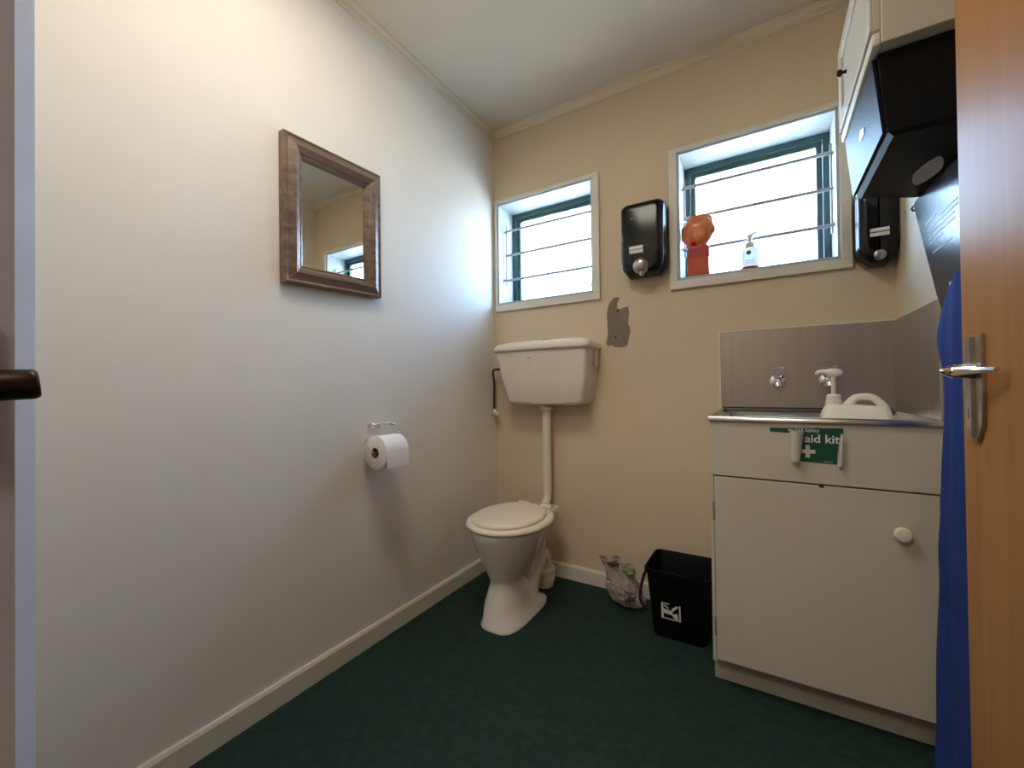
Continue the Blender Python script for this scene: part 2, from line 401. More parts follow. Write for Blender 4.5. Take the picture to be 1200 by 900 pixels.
# ------------------------------------------------------------------ toilet roll and holder
yn, yf, zc, xc = -.945, -.835, .760, .078
t = thing('toilet_roll_holder', 'chrome wire toilet roll holder on the left wall', 'roll holder', (0, -.88, .83))
b = B(); box(b, 0, .014, -.918, -.862, .846, .868, bev=.004); obj('wall_plate', b, M['chrome'], t)
b = B(); tube(b, [(.004, -.905, .857), (.022, -.905, .859), (.034, -.875, .864), (.040, -.835, .862), (.050, -.812, .848), (.070, -.808, .80), (.078, -.812, .760), (.078, -.835, .757), (.078, -.945, .760)], .0045, 10, smooth=5)
tube(b, [(.078, -.945, .760), (.076, -.956, .766), (.062, -.958, .775), (.035, -.955, .785), (.030, -.95, .80), (.040, -.95, .81)], .003, 8, smooth=5)
obj('wire_arm', b, M['chrome'], t)
t = thing('toilet_roll', 'white toilet paper roll on the wall holder', 'toilet roll', (xc, (yn+yf)/2, zc-.066))
b = B()
R0, R1 = .020, .064
lathe(b, [(R0, yn), (R1-.004, yn), (R1, yn+.004), (R1, yf-.004), (R1-.004, yf), (R0, yf), (R0, yn)], (xc, 0, zc), (0, 1, 0), 48, cap=False)
pr = obj('paper', b, M['paper'], t, smooth=50)
b = B(); lathe(b, [(R0, yn-.001), (R0-.0015, yn-.001), (R0-.0015, yf), (R0, yf), (R0, yn-.001)], (xc, 0, zc), (0, 1, 0), 32, cap=False); obj('core', b, M['card'], t)
b = B()   # loose sheet hanging at the front
ring = []
for y in (yn, yf):
    o_ = [(xc+R1*math.cos(a)*s, y, zc+R1*math.sin(a)*s) for s in (1.0,) for a in [math.radians(80-k*10) for k in range(9)]]
    o_ += [(xc+R1+.003, y, zc-.02), (xc+R1+.001, y, zc-.055)]
    i_ = [(q[0]+.0015, q[1], q[2]+.0005) for q in o_][::-1]
    ring.append(o_+i_)
loft(b, ring); obj('loose_sheet', b, M['paper'], pr)

# ------------------------------------------------------------------ cistern
t = thing('cistern', 'white plastic wall-mounted toilet cistern under the corner window', 'cistern', (.365, -.09, .92))
def cring(x0, x1, y0, z, rad=.03, bulge=0):
    n = 6; o = [(x1, 0, z), (x0, 0, z)]
    for k in range(n+1):
        a = math.radians(180+90*k/n); o.append((x0+rad+rad*math.cos(a), y0+rad+rad*math.sin(a), z))
    for k in range(1, 6):
        s = k/6; o.append((x0+rad+(x1-x0-2*rad)*s, y0-bulge*math.sin(PI*s), z))
    for k in range(n+1):
        a = math.radians(270+90*k/n); o.append((x1-rad+rad*math.cos(a), y0+rad+rad*math.sin(a), z))
    return o
b = B()
loft(b, [cring(.20, .555, -.115, .912, .03), cring(.175, .585, -.135, .918, .03, .004), cring(.165, .595, -.142, .935, .020, .005), cring(.135, .612, -.158, 1.05, .020, .006), cring(.110, .625, -.172, 1.192, .020, .006)])
tank = obj('tank', b, M['plas'], t, smooth=50)
b = B()
loft(b, [cring(.100, .636, -.182, 1.190, .03, .006), cring(.097, .639, -.186, 1.196, .03, .006), cring(.098, .638, -.185, 1.212, .03, .006), cring(.112, .626, -.170, 1.229, .03, .006), cring(.17, .58, -.14, 1.241, .03, .004), cring(.26, .50, -.10, 1.245, .03, .002)])
obj('cistern_lid', b, M['plas'], t, smooth=60)
b = B(); lathe(b, [(.030, 0), (.030, .006), (.026, .009), (.0, .010)], (.365, -.085, 1.243), seg=28)
bt = obj('flush_button', b, M['chrome'], t)
b = B(); box(b, .305, .332, -.1755, -.1725, 1.128, 1.160, bev=.0012); bd = obj('badge', b, M['plas'], tank)
b = B(); box(b, .311, .326, -.1765, -.175, 1.150, 1.155); obj('badge_mark', b, M['greym'], tank)
b = B(); box(b, .6215, .631, -.060, -.020, 1.10, 1.185, bev=.004); obj('side_clip', b, M['plas'], t)
# flush pipe
b = B(); tube(b, [(.360, -.065, .915), (.360, -.065, .60), (.360, -.066, .47), (.360, -.072, .425), (.360, -.10, .395), (.360, -.16, .385)], .0225, 20, smooth=4)
fp = obj('flush_pipe', b, M['pipe'], t, smooth=60)
b = B(); lathe(b, [(.027, .88), (.036, .884), (.036, .898), (.030, .902), (.030, .913)], (.360, -.065, 0), seg=28); obj('pipe_collar', b, M['pipe'], fp)
# stop valve with black hose
t = thing('water_stop_valve', 'chrome stop valve with black hose in the corner beside the cistern', 'valve', (.012, -.05, .85))
b = B(); lathe(b, [(.014, 0), (.014, .004), (.008, .006), (.008, .022), (.011, .024), (.011, .036), (.005, .040)], (0, -.05, .862), (1, 0, 0), 20); obj('valve_body', b, M['chrome'], t)
b = B(); lathe(b, [(.006, 0), (.014, .004), (.016, .012), (.013, .020), (.004, .022)], (.034, -.058, .860), (.8, -.5, 0), 12); obj('valve_knob', b, M['white'], t)
b = B(); tube(b, [(.020, -.05, .872), (.020, -.05, .93), (.021, -.05, .97), (.024, -.052, 1.03), (.020, -.055, 1.07), (.026, -.06, 1.10), (.075, -.07, 1.105), (.125, -.075, 1.105)], .0065, 10, smooth=4)
obj('hose', b, M['dark'], t)
b = B(); lathe(b, [(.009, 0), (.009, .02)], (.020, -.05, .868), seg=6); obj('hose_nut', b, M['chrome'], t)

# ------------------------------------------------------------------ toilet pan
TX, TY = .358, -.43
t = thing('toilet', 'white ceramic toilet pan with closed seat, on the green floor', 'toilet', (TX, TY, 0))
def ell(cx, cy, a, bb_, z, n=48, e=2.0, back=1.0):
    o = []
    for k in range(n):
        th = 2*PI*k/n; c, s = math.cos(th), math.sin(th)
        x = a*abs(c)**(2/e)*(1 if c >= 0 else -1); y = bb_*abs(s)**(2/e)*(1 if s >= 0 else -1)
        if s > 0: y *= back
        o.append((cx+x, cy+y, z))
    return o
b = B()
loft(b, [ell(TX+.01, -.415, .094, .192, 0, e=3.4), ell(TX+.01, -.415, .094, .192, .010, e=3.4), ell(TX+.006, -.42, .086, .178, .020, e=3.2),
         ell(TX, -.445, .078, .142, .08, e=2.8), ell(TX, -.460, .064, .108, .14, e=2.5), ell(TX, -.465, .059, .096, .168, e=2.2), ell(TX, -.462, .068, .102, .186), ell(TX, -.452, .088, .126, .218),
         ell(TX, -.440, .116, .158, .268), ell(TX, -.432, .138, .186, .32), ell(TX, -.432, .158, .206, .37), ell(TX, -.430, .166, .214, .392), ell(TX, -.430, .167, .214, .402)])
pan = obj('pan', b, M['porc'], t, smooth=60)
b = B()   # rear deck carrying the hinges
loft(b, [[(TX+x, -.215+y, z) for x, y in rrect(w_, d_, .03)] for w_, d_, z in ((.12, .10, .27), (.16, .16, .34), (.195, .19, .375), (.205, .195, .404), (.195, .185, .412))])
obj('rear_deck', b, M['porc'], t, smooth=50)
b = B(); tube(b, [(TX+.02, -.215, .34), (TX+.025, -.245, .25), (TX+.03, -.285, .16), (TX+.03, -.32, .07), (TX+.03, -.33, .01)], [.050, .048, .044, .044, .05], 18, smooth=3)
obj('trap_leg', b, M['porc'], t, smooth=60)
b = B(); tube(b, [(TX, -.32, .06), (TX, -.25, .085), (TX, -.20, .14), (TX, -.165, .165), (TX, -.13, .14), (TX, -.125, .09)], .044, 18, smooth=4)
obj('trap_bend', b, M['porc'], t, smooth=60)
b = B(); lathe(b, [(.052, 0), (.052, .022), (.060, .026), (.062, .055), (.058, .062), (.062, .066), (.062, .085), (.050, .092)], (TX, -.125, 0), seg=32)
obj('floor_collar', b, M['pipe'], t)
b = B()   # foot flange at right with bolts
loft(b, [ell(TX+.015, -.355, .084, .12, 0, e=3), ell(TX+.015, -.355, .082, .118, .014, e=3), ell(TX+.01, -.36, .068, .10, .024, e=3)])
obj('foot_flange', b, M['porc'], t, smooth=50)
for x, y in ((TX+.082, -.40), (TX+.082, -.335)):
    b = B(); lathe(b, [(.006, 0), (.006, .006), (.002, .008)], (x, y, .014), seg=10); obj('bolt', b, M['satin'], t)
b = B()
def seat_ring(z, g): return ell(TX, -.425, .184-g, .226-g, z, e=2.1, back=.93)
loft(b, [seat_ring(.404, .012), seat_ring(.406, .004), seat_ring(.413, 0), seat_ring(.422, .003), seat_ring(.426, .012), seat_ring(.426, .045)], True, True)
obj('seat', b, M['seat'], t, smooth=60)
b = B()
def lid_ring(z, g): return ell(TX, -.435, .152-g, .192-g, z, e=2.05)
loft(b, [lid_ring(.427, .006), lid_ring(.429, .0), lid_ring(.436, 0), lid_ring(.441, .004), lid_ring(.444, .016), lid_ring(.4455, .05)])
obj('seat_lid', b, M['seat'], t, smooth=60)
for x in (TX-.066, TX+.060):
    b = B(); tube(b, [(x-.028, -.195, .418), (x+.028, -.195, .418)], .012, 14); box(b, x-.014, x+.014, -.215, -.17, .403, .412, bev=.003); obj('seat_hinge', b, M['seat'], t)

# ------------------------------------------------------------------ rubbish bag
random.seed(3)
t = thing('plastic_bag', 'crumpled clear-white plastic bag of rubbish beside the black bucket', 'plastic bag', (.77, -.14, 0))
b = B(); bmesh.ops.create_icosphere(b, subdivisions=5, radius=1)
for v in b.verts:
    c = v.co.copy(); n1 = noise.noise(c*1.7+Vector((3, 1, 5))); n2 = noise.noise(c*4.5); n3 = abs(noise.noise(c*10))
    k = 1+.22*n1+.16*n2-.12*n3
    q = c*k; h = (q.z+1)/2
    lean = -.085*h
    v.co = Vector((.812+lean+q.x*.076*(1.05-.15*h), -.125+q.y*.076*(1-.2*h), max(.003, .088+q.z*.094)))
bag = obj('bag_body', b, M['bagm'], t, smooth=25)
b = B()
for (cx, cy, cz, dx, dz, wd) in ((.70, -.13, .165, -.035, .065, .022), (.735, -.12, .165, .0, .075, .028), (.775, -.115, .16, .02, .05, .02)):
    rings = []
    for k in range(7):
        s = k/6; w_ = wd*(1-.55*s)*(1+.5*math.sin(k*2.1)); y = cy+.012*math.sin(k*1.9)
        ccx, ccz = cx+dx*s+.006*math.sin(k*3), cz+dz*s-.02*s*s
        rings.append([(ccx-w_, y, ccz), (ccx-w_*.3, y-.009, ccz+.004), (ccx+w_*.5, y+.007, ccz-.002), (ccx+w_, y-.003, ccz+.003), (ccx+w_*.4, y+.011, ccz), (ccx-w_*.4, y+.002, ccz)])
    loft(b, rings)
obj('bag_ears', b, M['bagm'], t, smooth=30)
def scrap(cx, cy, cz, s, sq, mt, nm):
    b = B(); bmesh.ops.create_icosphere(b, subdivisions=3, radius=1)
    for v in b.verts:
        c = v.co.copy(); k = 1+.5*noise.noise(c*2.3+Vector((cx*30, 2, 1)))
        v.co = Vector((cx+c.x*k*s*sq[0], cy+c.y*k*s*sq[1], cz+c.z*k*s*sq[2]))
    obj(nm, b, mt, t, smooth=25)
scrap(.735, -.160, .192, .020, (1.3, .5, .45), M['purple'], 'purple_wrapper')
scrap(.806, -.150, .172, .026, (1.1, .6, .9), M['leafgreen'], 'green_wrapper')
scrap(.828, -.200, .075, .011, (1.3, .5, .9), M['purple'], 'dark_wrapper')
scrap(.805, -.185, .055, .010, (2.0, .5, .6), M['dark'], 'dark_wrapper')

# ------------------------------------------------------------------ black bucket
t = thing('bucket', 'black square plastic bucket with a white label, against the sink cabinet', 'bucket', (1.035, -.2, 0))
b = B()
def br(w_, d_, z, rad=.03): return [(1.035+x, -.20+y, z) for x, y in rrect(w_, d_, rad, 5)]
loft(b, [br(.195, .17, 0), br(.20, .175, .006), br(.238, .225, .255), br(.252, .240, .256), br(.252, .240, .272), br(.243, .231, .274), br(.234, .220, .262), br(.192, .165, .012)])
bk = obj('bucket_body', b, M['blackm'], t, smooth=40)
b = B(); tube(b, [(.917, -.19, .245), (.900, -.245, .225), (.893, -.285, .185), (.896, -.315, .15), (.912, -.332, .13), (.935, -.338, .12)], .006, 10, smooth=4)
obj('handle', b, M['blackm'], t)
b = B(); tube(b, [(.918, -.19, .245), (.905, -.19, .245)], .012, 12); obj('handle_pivot', b, M['blackm'], t)
# pictogram label on the front face
def onf(x, z): return (x, -.20-(.0875+(z-.006)*(.1125-.0875)/.249)-.0008, z)
def quadf(bm, pts, th=.0006): loft(bm, [[(onf(x, z)[0], onf(x, z)[1]-k, z) for x, z in pts] for k in (0, th)])
b = B()
X0, X1, Z0, Z1 = .974, 1.046, .082, .146
quadf(b, [(X0, Z0), (X0+.008, Z0), (X0+.008, Z1), (X0, Z1)]); quadf(b, [(X1-.006, Z0), (X1, Z0), (X1, Z1), (X1-.006, Z1)])
quadf(b, [(X0+.006, Z0+.022), (X0+.042, Z0+.020), (X0+.042, Z0+.036), (X0+.006, Z0+.040)])
quadf(b, [(X0+.036, Z0+.022), (X0+.052, Z0+.006), (X0+.062, Z0+.006), (X0+.060, Z0+.03)])
quadf(b, [(X0+.006, Z1-.004), (X0+.030, Z1-.004), (X0+.030, Z1), (X0+.006, Z1)]); quadf(b, [(X0+.006, Z0), (X0+.070, Z0), (X0+.070, Z0+.004), (X0+.006, Z0+.004)])
quadf(b, [(X0+.036, Z1-.022), (X0+.044, Z1-.028), (X0+.064, Z1-.008), (X0+.058, Z1-.002)])
quadf(b, [(X0+.010, Z1-.012), (X0+.026, Z1-.022), (X0+.030, Z1-.018), (X0+.014, Z1-.008)])
obj('label_pictogram', b, M['swhite'], bk, smooth=0)

# ------------------------------------------------------------------ sink cabinet
CX0, CX1, CY = 1.178, 1.746, -.475
t = thing('sink_cabinet', 'cream painted single-door cabinet under the steel sink', 'cabinet', ((CX0+CX1)/2, -.24, 0))
b = B()
box(b, CX0, CX0+.016, CY, -.016, .088, .885); box(b, CX0, CX0+.016, -.425, -.016, .0, .088); box(b, CX1-.016, CX1, CY, -.016, .088, .885); box(b, CX1-.016, CX1, -.425, -.016, 0, .088); box(b, CX0+.016, CX1-.016, CY, -.016, .088, .10); box(b, CX0+.016, CX1-.016, -.03, -.016, .1, .7)
obj('carcass', b, M['cab'], t, smooth=0)
b = B(); box(b, CX0, CX1, CY-.014, CY, .704, .887, bev=.001, seg=1); fr = obj('front_panel', b, M['cab'], t, smooth=0)
for q0, q1 in ((CX0, CX0+.010), (CX1-.016, CX1)):
    b = B(); box(b, q0, q1, CY-.0135, CY, .09, .7035); obj('face_stile', b, M['cab'], t, smooth=0)
b = B(); box(b, CX0+.012, CX1-.018, CY-.016, CY-.001, .098, .6995, bev=.0012, seg=1); dr = obj('cabinet_door', b, M['cab'], t, smooth=0)
b = B(); box(b, CX0-.0006, CX1, -.430, -.412, 0, .0875); obj('kick_board', b, M['kick'], t, smooth=0)
b = B(); lathe(b, [(.010, 0), (.008, .008), (.018, .014), (.020, .022), (.016, .029), (.004, .031)], (1.650, CY-.016, .592), (0, -1, 0), 24); obj('door_knob', b, M['knob'], dr)
for z in (.585, .205):
    b = B(); box(b, CX0+.006, CX0+.013, CY-.0175, CY-.012, z-.03, z+.03, bev=.001); obj('hinge', b, M['greym'], dr)
b = B(); box(b, 1.47, 1.482, CY-.0165, CY-.012, .694, .702); obj('catch', b, M['dark'], t)
b = B(); tube(b, [(CX0+.05, CY-.0145, .7018), (CX1-.03, CY-.0145, .7018)], .0007, 6); obj('door_gap', b, M['dark'], t)

# ------------------------------------------------------------------ steel sink with splashbacks
t = thing('steel_sink', 'stainless steel bench sink with tall splashback on two walls', 'sink', (1.46, -.25, .70))
X0, X1, Y0, Y1, Z = 1.172, 1.747, -.500, -.001, .892
cx, cy = (X0+X1)/2, (Y0+Y1)/2
def sr(ix, iy, z, rad): return [(cx+x, cy+y, z) for x, y in rrect(X1-X0-2*ix, Y1-Y0-2*iy, rad, 5)]
b = B()
loft(b, [sr(.0, .0, Z-.007, .004), sr(0, 0, Z+.004, .004), sr(.004, .004, Z+.008, .006), sr(.012, .012, Z+.008, .01), sr(.018, .018, Z-.002, .012), sr(.042, .040, Z-.006, .03), sr(.050, .048, Z-.014, .05), sr(.058, .056, Z-.10, .06), sr(.075, .075, Z-.165, .05), sr(.11, .11, Z-.172, .05)], False, True)
bw = obj('sink_bowl', b, M['sink'], t, smooth=50)
b = B(); box(b, X0+.004, X1, -.012, -.0005, Z+.004, 1.228, bev=.002, seg=1); sb = obj('back_splashback', b, M['steel'], t, smooth=0)
b = B(); box(b, XR-.009, XR-.0005, -.470, -.012, Z+.004, 1.228, bev=.002, seg=1); obj('side_splashback', b, M['steel'], t, smooth=0)
b = B(); box(b, X0-.003, X1, -.009, -.0005, 1.228, 1.2325); box(b, X0-.003, X0+.0038, -.009, -.0005, Z+.008, 1.228); obj('cream_edge_bead', b, M['trim'], t, label='cream sealant bead around the steel')
b = B(); tube(b, [(1.742, -.014, .9), (1.742, -.014, 1.226)], .002, 6); obj('corner_seam', b, M['sink'], t)
b = B(); tube(b, [(X0+.010, -.014, .905), (X1-.015, -.014, .905)], .003, 6); obj('sealant', b, M['dark'], t)
b = B(); lathe(b, [(.03, 0), (.03, .002), (.02, .003)], (1.46, -.25, Z-.172), seg=20); obj('drain', b, M['chrome'], t)
def tap(x, lab):
    t = thing('tap', lab, 'tap', (x, -.012, .98), group=None)
    z = 1.014
    b = B(); lathe(b, [(.027, 0), (.027, .004), (.016, .008), (.015, .020), (.019, .022), (.019, .040), (.012, .046)], (x, -.012, z), (0, -1, 0), 24); obj('tap_body', b, M['chrome'], t)
    b = B(); tube(b, [(x, -.036, z), (x, -.060, z+.002), (x, -.078, z-.008), (x, -.084, z-.024)], [.0145, .014, .013, .012], 16, smooth=4); obj('spout', b, M['chrome'], t)
    b = B(); tube(b, [(x, -.042, z+.005), (x, -.042, z+.026)], [.010, .007], 14); obj('stem', b, M['chrome'], t)
    b = B(); loft(b, [[(x+q[0], -.042+q[1], zz) for q in rrect(s, s, .006, 3)] for s, zz in ((.026, z+.024), (.042, z+.028), (.047, z+.054), (.040, z+.057))]); hd = obj('tap_handle', b, M['acryl'], t, smooth=40)
    b = B(); lathe(b, [(.007, 0), (.007, .002)], (x, -.042, z+.0575), seg=12); obj('cap', b, M['chrome'], hd)
tap(1.382, 'left chrome wall tap with clear square handle over the sink')
tap(1.545, 'right chrome wall tap partly hidden behind the white pump jug')

# torn first aid sticker
t = thing('first_aid_sticker', 'torn green first aid kit sticker peeling off the sink cabinet front', 'sticker', (1.44, CY-.0145, .77))
ys = CY-.0146
b = B()
prism(b, [(1.349, .8665), (1.530, .871), (1.5295, .8555), (1.523, .8555), (1.516, .80), (1.514, .765), (1.505, .7655), (1.408, .769), (1.424, .80), (1.430, .84), (1.400, .852), (1.349, .8545)], 'y', ys-.0006, ys)
st = obj('sticker_sheet', b, M['sgreen'], t, smooth=0)
rot = (PI/2, 0, 0); yt = ys-.0008
text('printed_line', 'by NZ Safety', .0145, (1.397, yt, .8575), rot, M['swhite'], st, .0002, .0001)
text('printed_title', 'aid kit', .034, (1.4375, yt, .8265), rot, M['swhite'], st, .0002, .0006)
b = B(); prism(b, [(1.439, .780), (1.450, .780), (1.450, .7935), (1.463, .7935), (1.463, .8045), (1.450, .8045), (1.450, .818), (1.439, .818), (1.439, .8045), (1.426, .8045), (1.426, .7935), (1.439, .7935)], 'y', yt-.0004, yt); obj('white_cross', b, M['swhite'], st, smooth=0)
text('printed_line', 'www.nz', .006, (1.484, yt, .7695), rot, M['swhite'], st, .0002, 0)
def curl(x, z0, z1, r0, r1, lab):
    b = B(); rings = []
    n = 18
    for k in range(7):
        s = k/6; z = z0+(z1-z0)*s; rr = r0+(r1-r0)*s
        o_, i_ = [], []
        for j in range(n+1):
            a = math.radians(-80+j*330/n); q = rr*(1-.25*j/n)
            o_.append((x(s)+q*math.cos(a), ys-.0015-r0-abs(rr-r0)*.3-q*math.sin(a)*1.0, z)); i_.append((x(s)+(q-.0006)*math.cos(a), ys-.0015-r0-abs(rr-r0)*.3-(q-.0006)*math.sin(a), z))
        rings.append(o_+i_[::-1])
    loft(b, rings); obj('peeled_curl', b, M['sback'], t, smooth=50)
curl(lambda s: 1.412+.004*s, .768, .862, .0135, .021, '')
curl(lambda s: 1.520+.006*s, .762, .850, .008, .004, '')

# ------------------------------------------------------------------ white pump jug in the sink
t = thing('pump_jug', 'cream plastic jug with moulded handle and white pump, lying in the sink', 'jug', (1.585, -.30, .724))
b = B()
def jr(x0, x1, d, z, rad=.03): return [((x0+x1)/2+x, -.30+y, z) for x, y in rrect(x1-x0, d, rad, 5)]
loft(b, [jr(1.50, 1.666, .10, .724), jr(1.494, 1.672, .115, .735), jr(1.494, 1.672, .115, .87), jr(1.496, 1.671, .11, .900), jr(1.502, 1.662, .085, .918, .028), jr(1.507, 1.640, .06, .929, .024), jr(1.512, 1.585, .046, .934, .02)])
jb = obj('jug_body', b, M['white'], t, smooth=50)
b = B(); tube(b, [(1.560, -.30, .922), (1.574, -.30, .942), (1.590, -.30, .956), (1.622, -.30, .957), (1.640, -.30, .945), (1.656, -.30, .922), (1.663, -.30, .885)], [.014, .0125, .0115, .0115, .0115, .013, .015], 14, smooth=4)
obj('jug_handle', b, M['white'], t, smooth=60)
b = B(); lathe(b, [(.020, .928), (.022, .930), (.022, .944), (.0195, .946), (.0195, .962), (.016, .966), (.008, .967)], (1.530, -.30, 0), seg=28); pc = obj('pump_collar', b, M['white'], t, smooth=40)
b = B(); lathe(b, [(.0065, .96), (.0065, .99), (.008, 1.0), (.0065, 1.025), (.009, 1.032)], (1.530, -.30, 0), seg=18); obj('pump_stem', b, M['white'], t)
b = B(); loft(b, [ell(1.534, -.30, .010, .009, 1.024), ell(1.533, -.30, .022, .012, 1.030), ell(1.532, -.30, .0245, .0135, 1.038), ell(1.530, -.30, .020, .012, 1.047), ell(1.530, -.30, .008, .006, 1.051)])
tube(b, [(1.528, -.30, 1.038), (1.508, -.30, 1.041), (1.492, -.30, 1.040), (1.484, -.30, 1.033)], [.009, .0078, .0068, .005], 12, smooth=4)
obj('pump_head', b, M['white'], t, smooth=60)

# ------------------------------------------------------------------ soap dispenser between windows
def dispenser(x0, x1, z0, z1, d, lab, wide=True):
    t = thing('soap_dispenser', lab, 'soap dispenser', ((x0+x1)/2, 0, z0))
    w_ = x1-x0; h = z1-z0; c = .030
    def outl(g, gb):
        a0, a1 = x0+g, x1-g; k0, k1 = z0+gb, z1-g
        pts = [(a0+.030, k0), (a1-.030, k0), (a1-.006, k0+.030), (a1, k0+.07)]
        for i in range(7):
            a = math.radians(90*i/6); pts.append((a1-c+c*math.cos(a), k1-c+c*math.sin(a)))
        for i in range(7):
            a = math.radians(90+90*i/6); pts.append((a0+c+c*math.cos(a), k1-c+c*math.sin(a)))
        pts += [(a0, k0+.07), (a0+.006, k0+.030)]
        return pts
    b = B()
    loft(b, [[(x, y, z) for x, z in outl(g, gb)] for y, g, gb in ((-.0005, .004, .004), (-.012, 0, 0), (-.055, 0, 0), (-.060, .003, .003), (-.064, 0.001, .001), (-.082, .004, .004), (-d+.008, .012, .012), (-d+.002, .020, .018), (-d, .030, .026))])
    body = obj('housing', b, M['black'], t, smooth=35)
    return t, body
t, bd = dispenser(.768, .968, 1.512, 1.848, .105, 'black wall soap dispenser with chrome push nozzle between the two windows')
b = B(); box(b, .815, .877, -.1065, -.1045, 1.607, 1.640); lb = obj('paper_label', b, M['swhite'], bd, smooth=0)
b = B(); box(b, .815, .877, -.1070, -.1064, 1.6215, 1.6255); obj('label_line', b, M['greym'], bd, smooth=0)
b = B(); box(b, .820, .860, -.1062, -.1045, 1.765, 1.769); obj('embossed_mark', b, M['greym'], bd, smooth=0)
b = B(); lathe(b, [(.034, 0), (.036, .010), (.033, .020), (.022, .027), (.008, .029)], (.865, -.092, 1.548), (0, -1, -.25), 28); nz = obj('push_button', b, M['satin'], t, smooth=50)
b = B(); lathe(b, [(.012, .0), (.010, -.016), (.006, -.02)], (.868, -.100, 1.522), seg=16); obj('nozzle', b, M['chrome'], t)
t, bd = dispenser(1.631, 1.7465, 1.425, 1.700, .100, 'black wall soap dispenser in the corner below the wall cabinet')
b = B(); box(b, 1.664, 1.716, -.1015, -.0995, 1.518, 1.546); obj('paper_label', b, M['swhite'], bd, smooth=0)
b = B(); box(b, 1.664, 1.716, -.1021, -.1014, 1.530, 1.534); obj('label_line', b, M['dark'], bd, smooth=0)
b = B(); lathe(b, [(.018, 0), (.017, .006), (.010, .009), (.002, .010)], (1.690, -.096, 1.452), (0, -1, -.1), 24); obj('push_button', b, M['satin'], t, smooth=50)

# bare patch on wall
b = B()
prism(b, [(.709, 1.441), (.738, 1.437), (.723, 1.412), (.722, 1.385), (.735, 1.380), (.776, 1.390), (.781, 1.357), (.775, 1.308), (.788, 1.273), (.774, 1.214), (.768, 1.197), (.740, 1.191), (.706, 1.196), (.690, 1.206), (.678, 1.200), (.664, 1.215), (.674, 1.255), (.671, 1.30), (.671, 1.368), (.676, 1.395), (.686, 1.418)], 'y', -.0012, -.0002)
pt = obj('bare_wall_patch', b, M['patch'], label='bare brown plaster patch with two screw holes beside the cistern', cat='wall patch', smooth=0)
for x, z in ((.726, 1.372), (.713, 1.244)):
    b = B(); lathe(b, [(.006, 0), (.006, .0015)], (x, -.001, z), (0, -1, 0), 12); obj('screw_hole', b, M['dark'], pt)

# ------------------------------------------------------------------ things on the window sill
SZ = 1.4892
t = thing('orange_bottle', 'orange see-through plastic bottle with bulging top on the right window sill', 'bottle', (1.09, .023, SZ))
b = B(); loft(b, [[(1.090+x, .023+y, z) for x, y in rrect(w_, d_, rr, 4)] for w_, d_, rr, z in ((.086, .042, .010, SZ), (.092, .046, .012, SZ+.006), (.090, .046, .012, SZ+.10), (.082, .044, .012, SZ+.135), (.060, .036, .015, SZ+.150))])
bo = obj('bottle_base', b, M['orangeb'], t, smooth=40)
b = B(); loft(b, [[(1.094+x, .023+y, z) for x, y in rrect(.086, .048, .012, 4)] for z in (SZ+.085, SZ+.130)])
obj('dark_label', b, M['redp'], bo, smooth=40)
b = B(); bmesh.ops.create_icosphere(b, subdivisions=4, radius=1)
for v in b.verts:
    c = v.co.copy(); a = math.atan2(c.z, c.x)
    k = 1+.025*math.cos(a*9)*(1-abs(c.y))+.16*noise.noise(c*1.6+Vector((.3, .1, .7)))+.05*noise.noise(c*6)
    sq = 1+(.18*max(0, c.x)*max(0, c.z))
    v.co = Vector((1.090+c.x*k*sq*.067, .020+c.y*k*.027, SZ+.205+c.z*k*sq*.074))
bu = obj('crumpled_top', b, M['orange'], t, smooth=18)
b = B(); lathe(b, [(.010, 0), (.012, .004), (.012, .02), (.009, .024)], (1.068, .004, SZ+.150), (.2, -.5, .2), 14); obj('red_cap', b, M['redd'], t)
b = B(); lathe(b, [(.012, 0), (.013, .012), (.006, .016)], (1.042, .022, SZ+.25), (-.8, -.2, .4), 12); obj('clear_stopper', b, M['acryl'], t)
t = thing('clear_container', 'clear plastic container behind the orange bottle on the sill', 'container', (1.125, .10, SZ))
b = B(); loft(b, [[(1.122+x, .108+y, z) for x, y in rrect(w_, .05, .012, 4)] for w_, z in ((.080, SZ), (.084, SZ+.004), (.084, SZ+.10), (.074, SZ+.125))])
obj('container_wall', b, M['clearbag'], t, smooth=40)
b = B(); lathe(b, [(.026, 0), (.031, .003), (.034, .010), (.031, .011), (.028, .009), (.0, .009)], (1.292, .024, SZ), seg=32)
obj('soap_dish', b, M['redd'], label='red plastic dish under the pump soap bottle', cat='dish')
t = thing('soap_bottle', 'small white pump soap bottle with green label on the right window sill', 'soap bottle', (1.292, .020, SZ+.011))
z = SZ+.0115
b = B(); loft(b, [[(1.292+x, .020+y, z+q) for x, y in rrect(w_, d_, rr, 5)] for w_, d_, rr, q in ((.056, .036, .014, 0), (.060, .040, .016, .004), (.062, .040, .016, .045), (.058, .038, .016, .072), (.040, .030, .014, .082), (.026, .026, .0125, .085))])
sb_ = obj('bottle_body', b, M['soapw'], t, smooth=50)
b = B(); lathe(b, [(.009, 0), (.009, .0012)], (1.288, .0002, z+.058), (0, -1, 0), 20); obj('green_emblem', b, mat('emblem_green', (.03, .22, .14), .5), sb_)
b = B(); box(b, 1.276, 1.309, -.0010, .0002, z+.022, z+.025); box(b, 1.276, 1.309, -.0010, .0002, z+.014, z+.016); obj('label_line', b, mat('pale_grey_print', (.35, .42, .40), .5), sb_)
b = B(); lathe(b, [(.016, .084), (.018, .087), (.017, .100), (.012, .106), (.006, .108), (.006, .124)], (1.292, .020, z), seg=24); obj('pump_collar', b, M['white'], t)
b = B(); loft(b, [ell(1.292, .020, .010, .010, z+.122), ell(1.292, .020, .012, .011, z+.130), ell(1.293, .020, .011, .010, z+.138)])
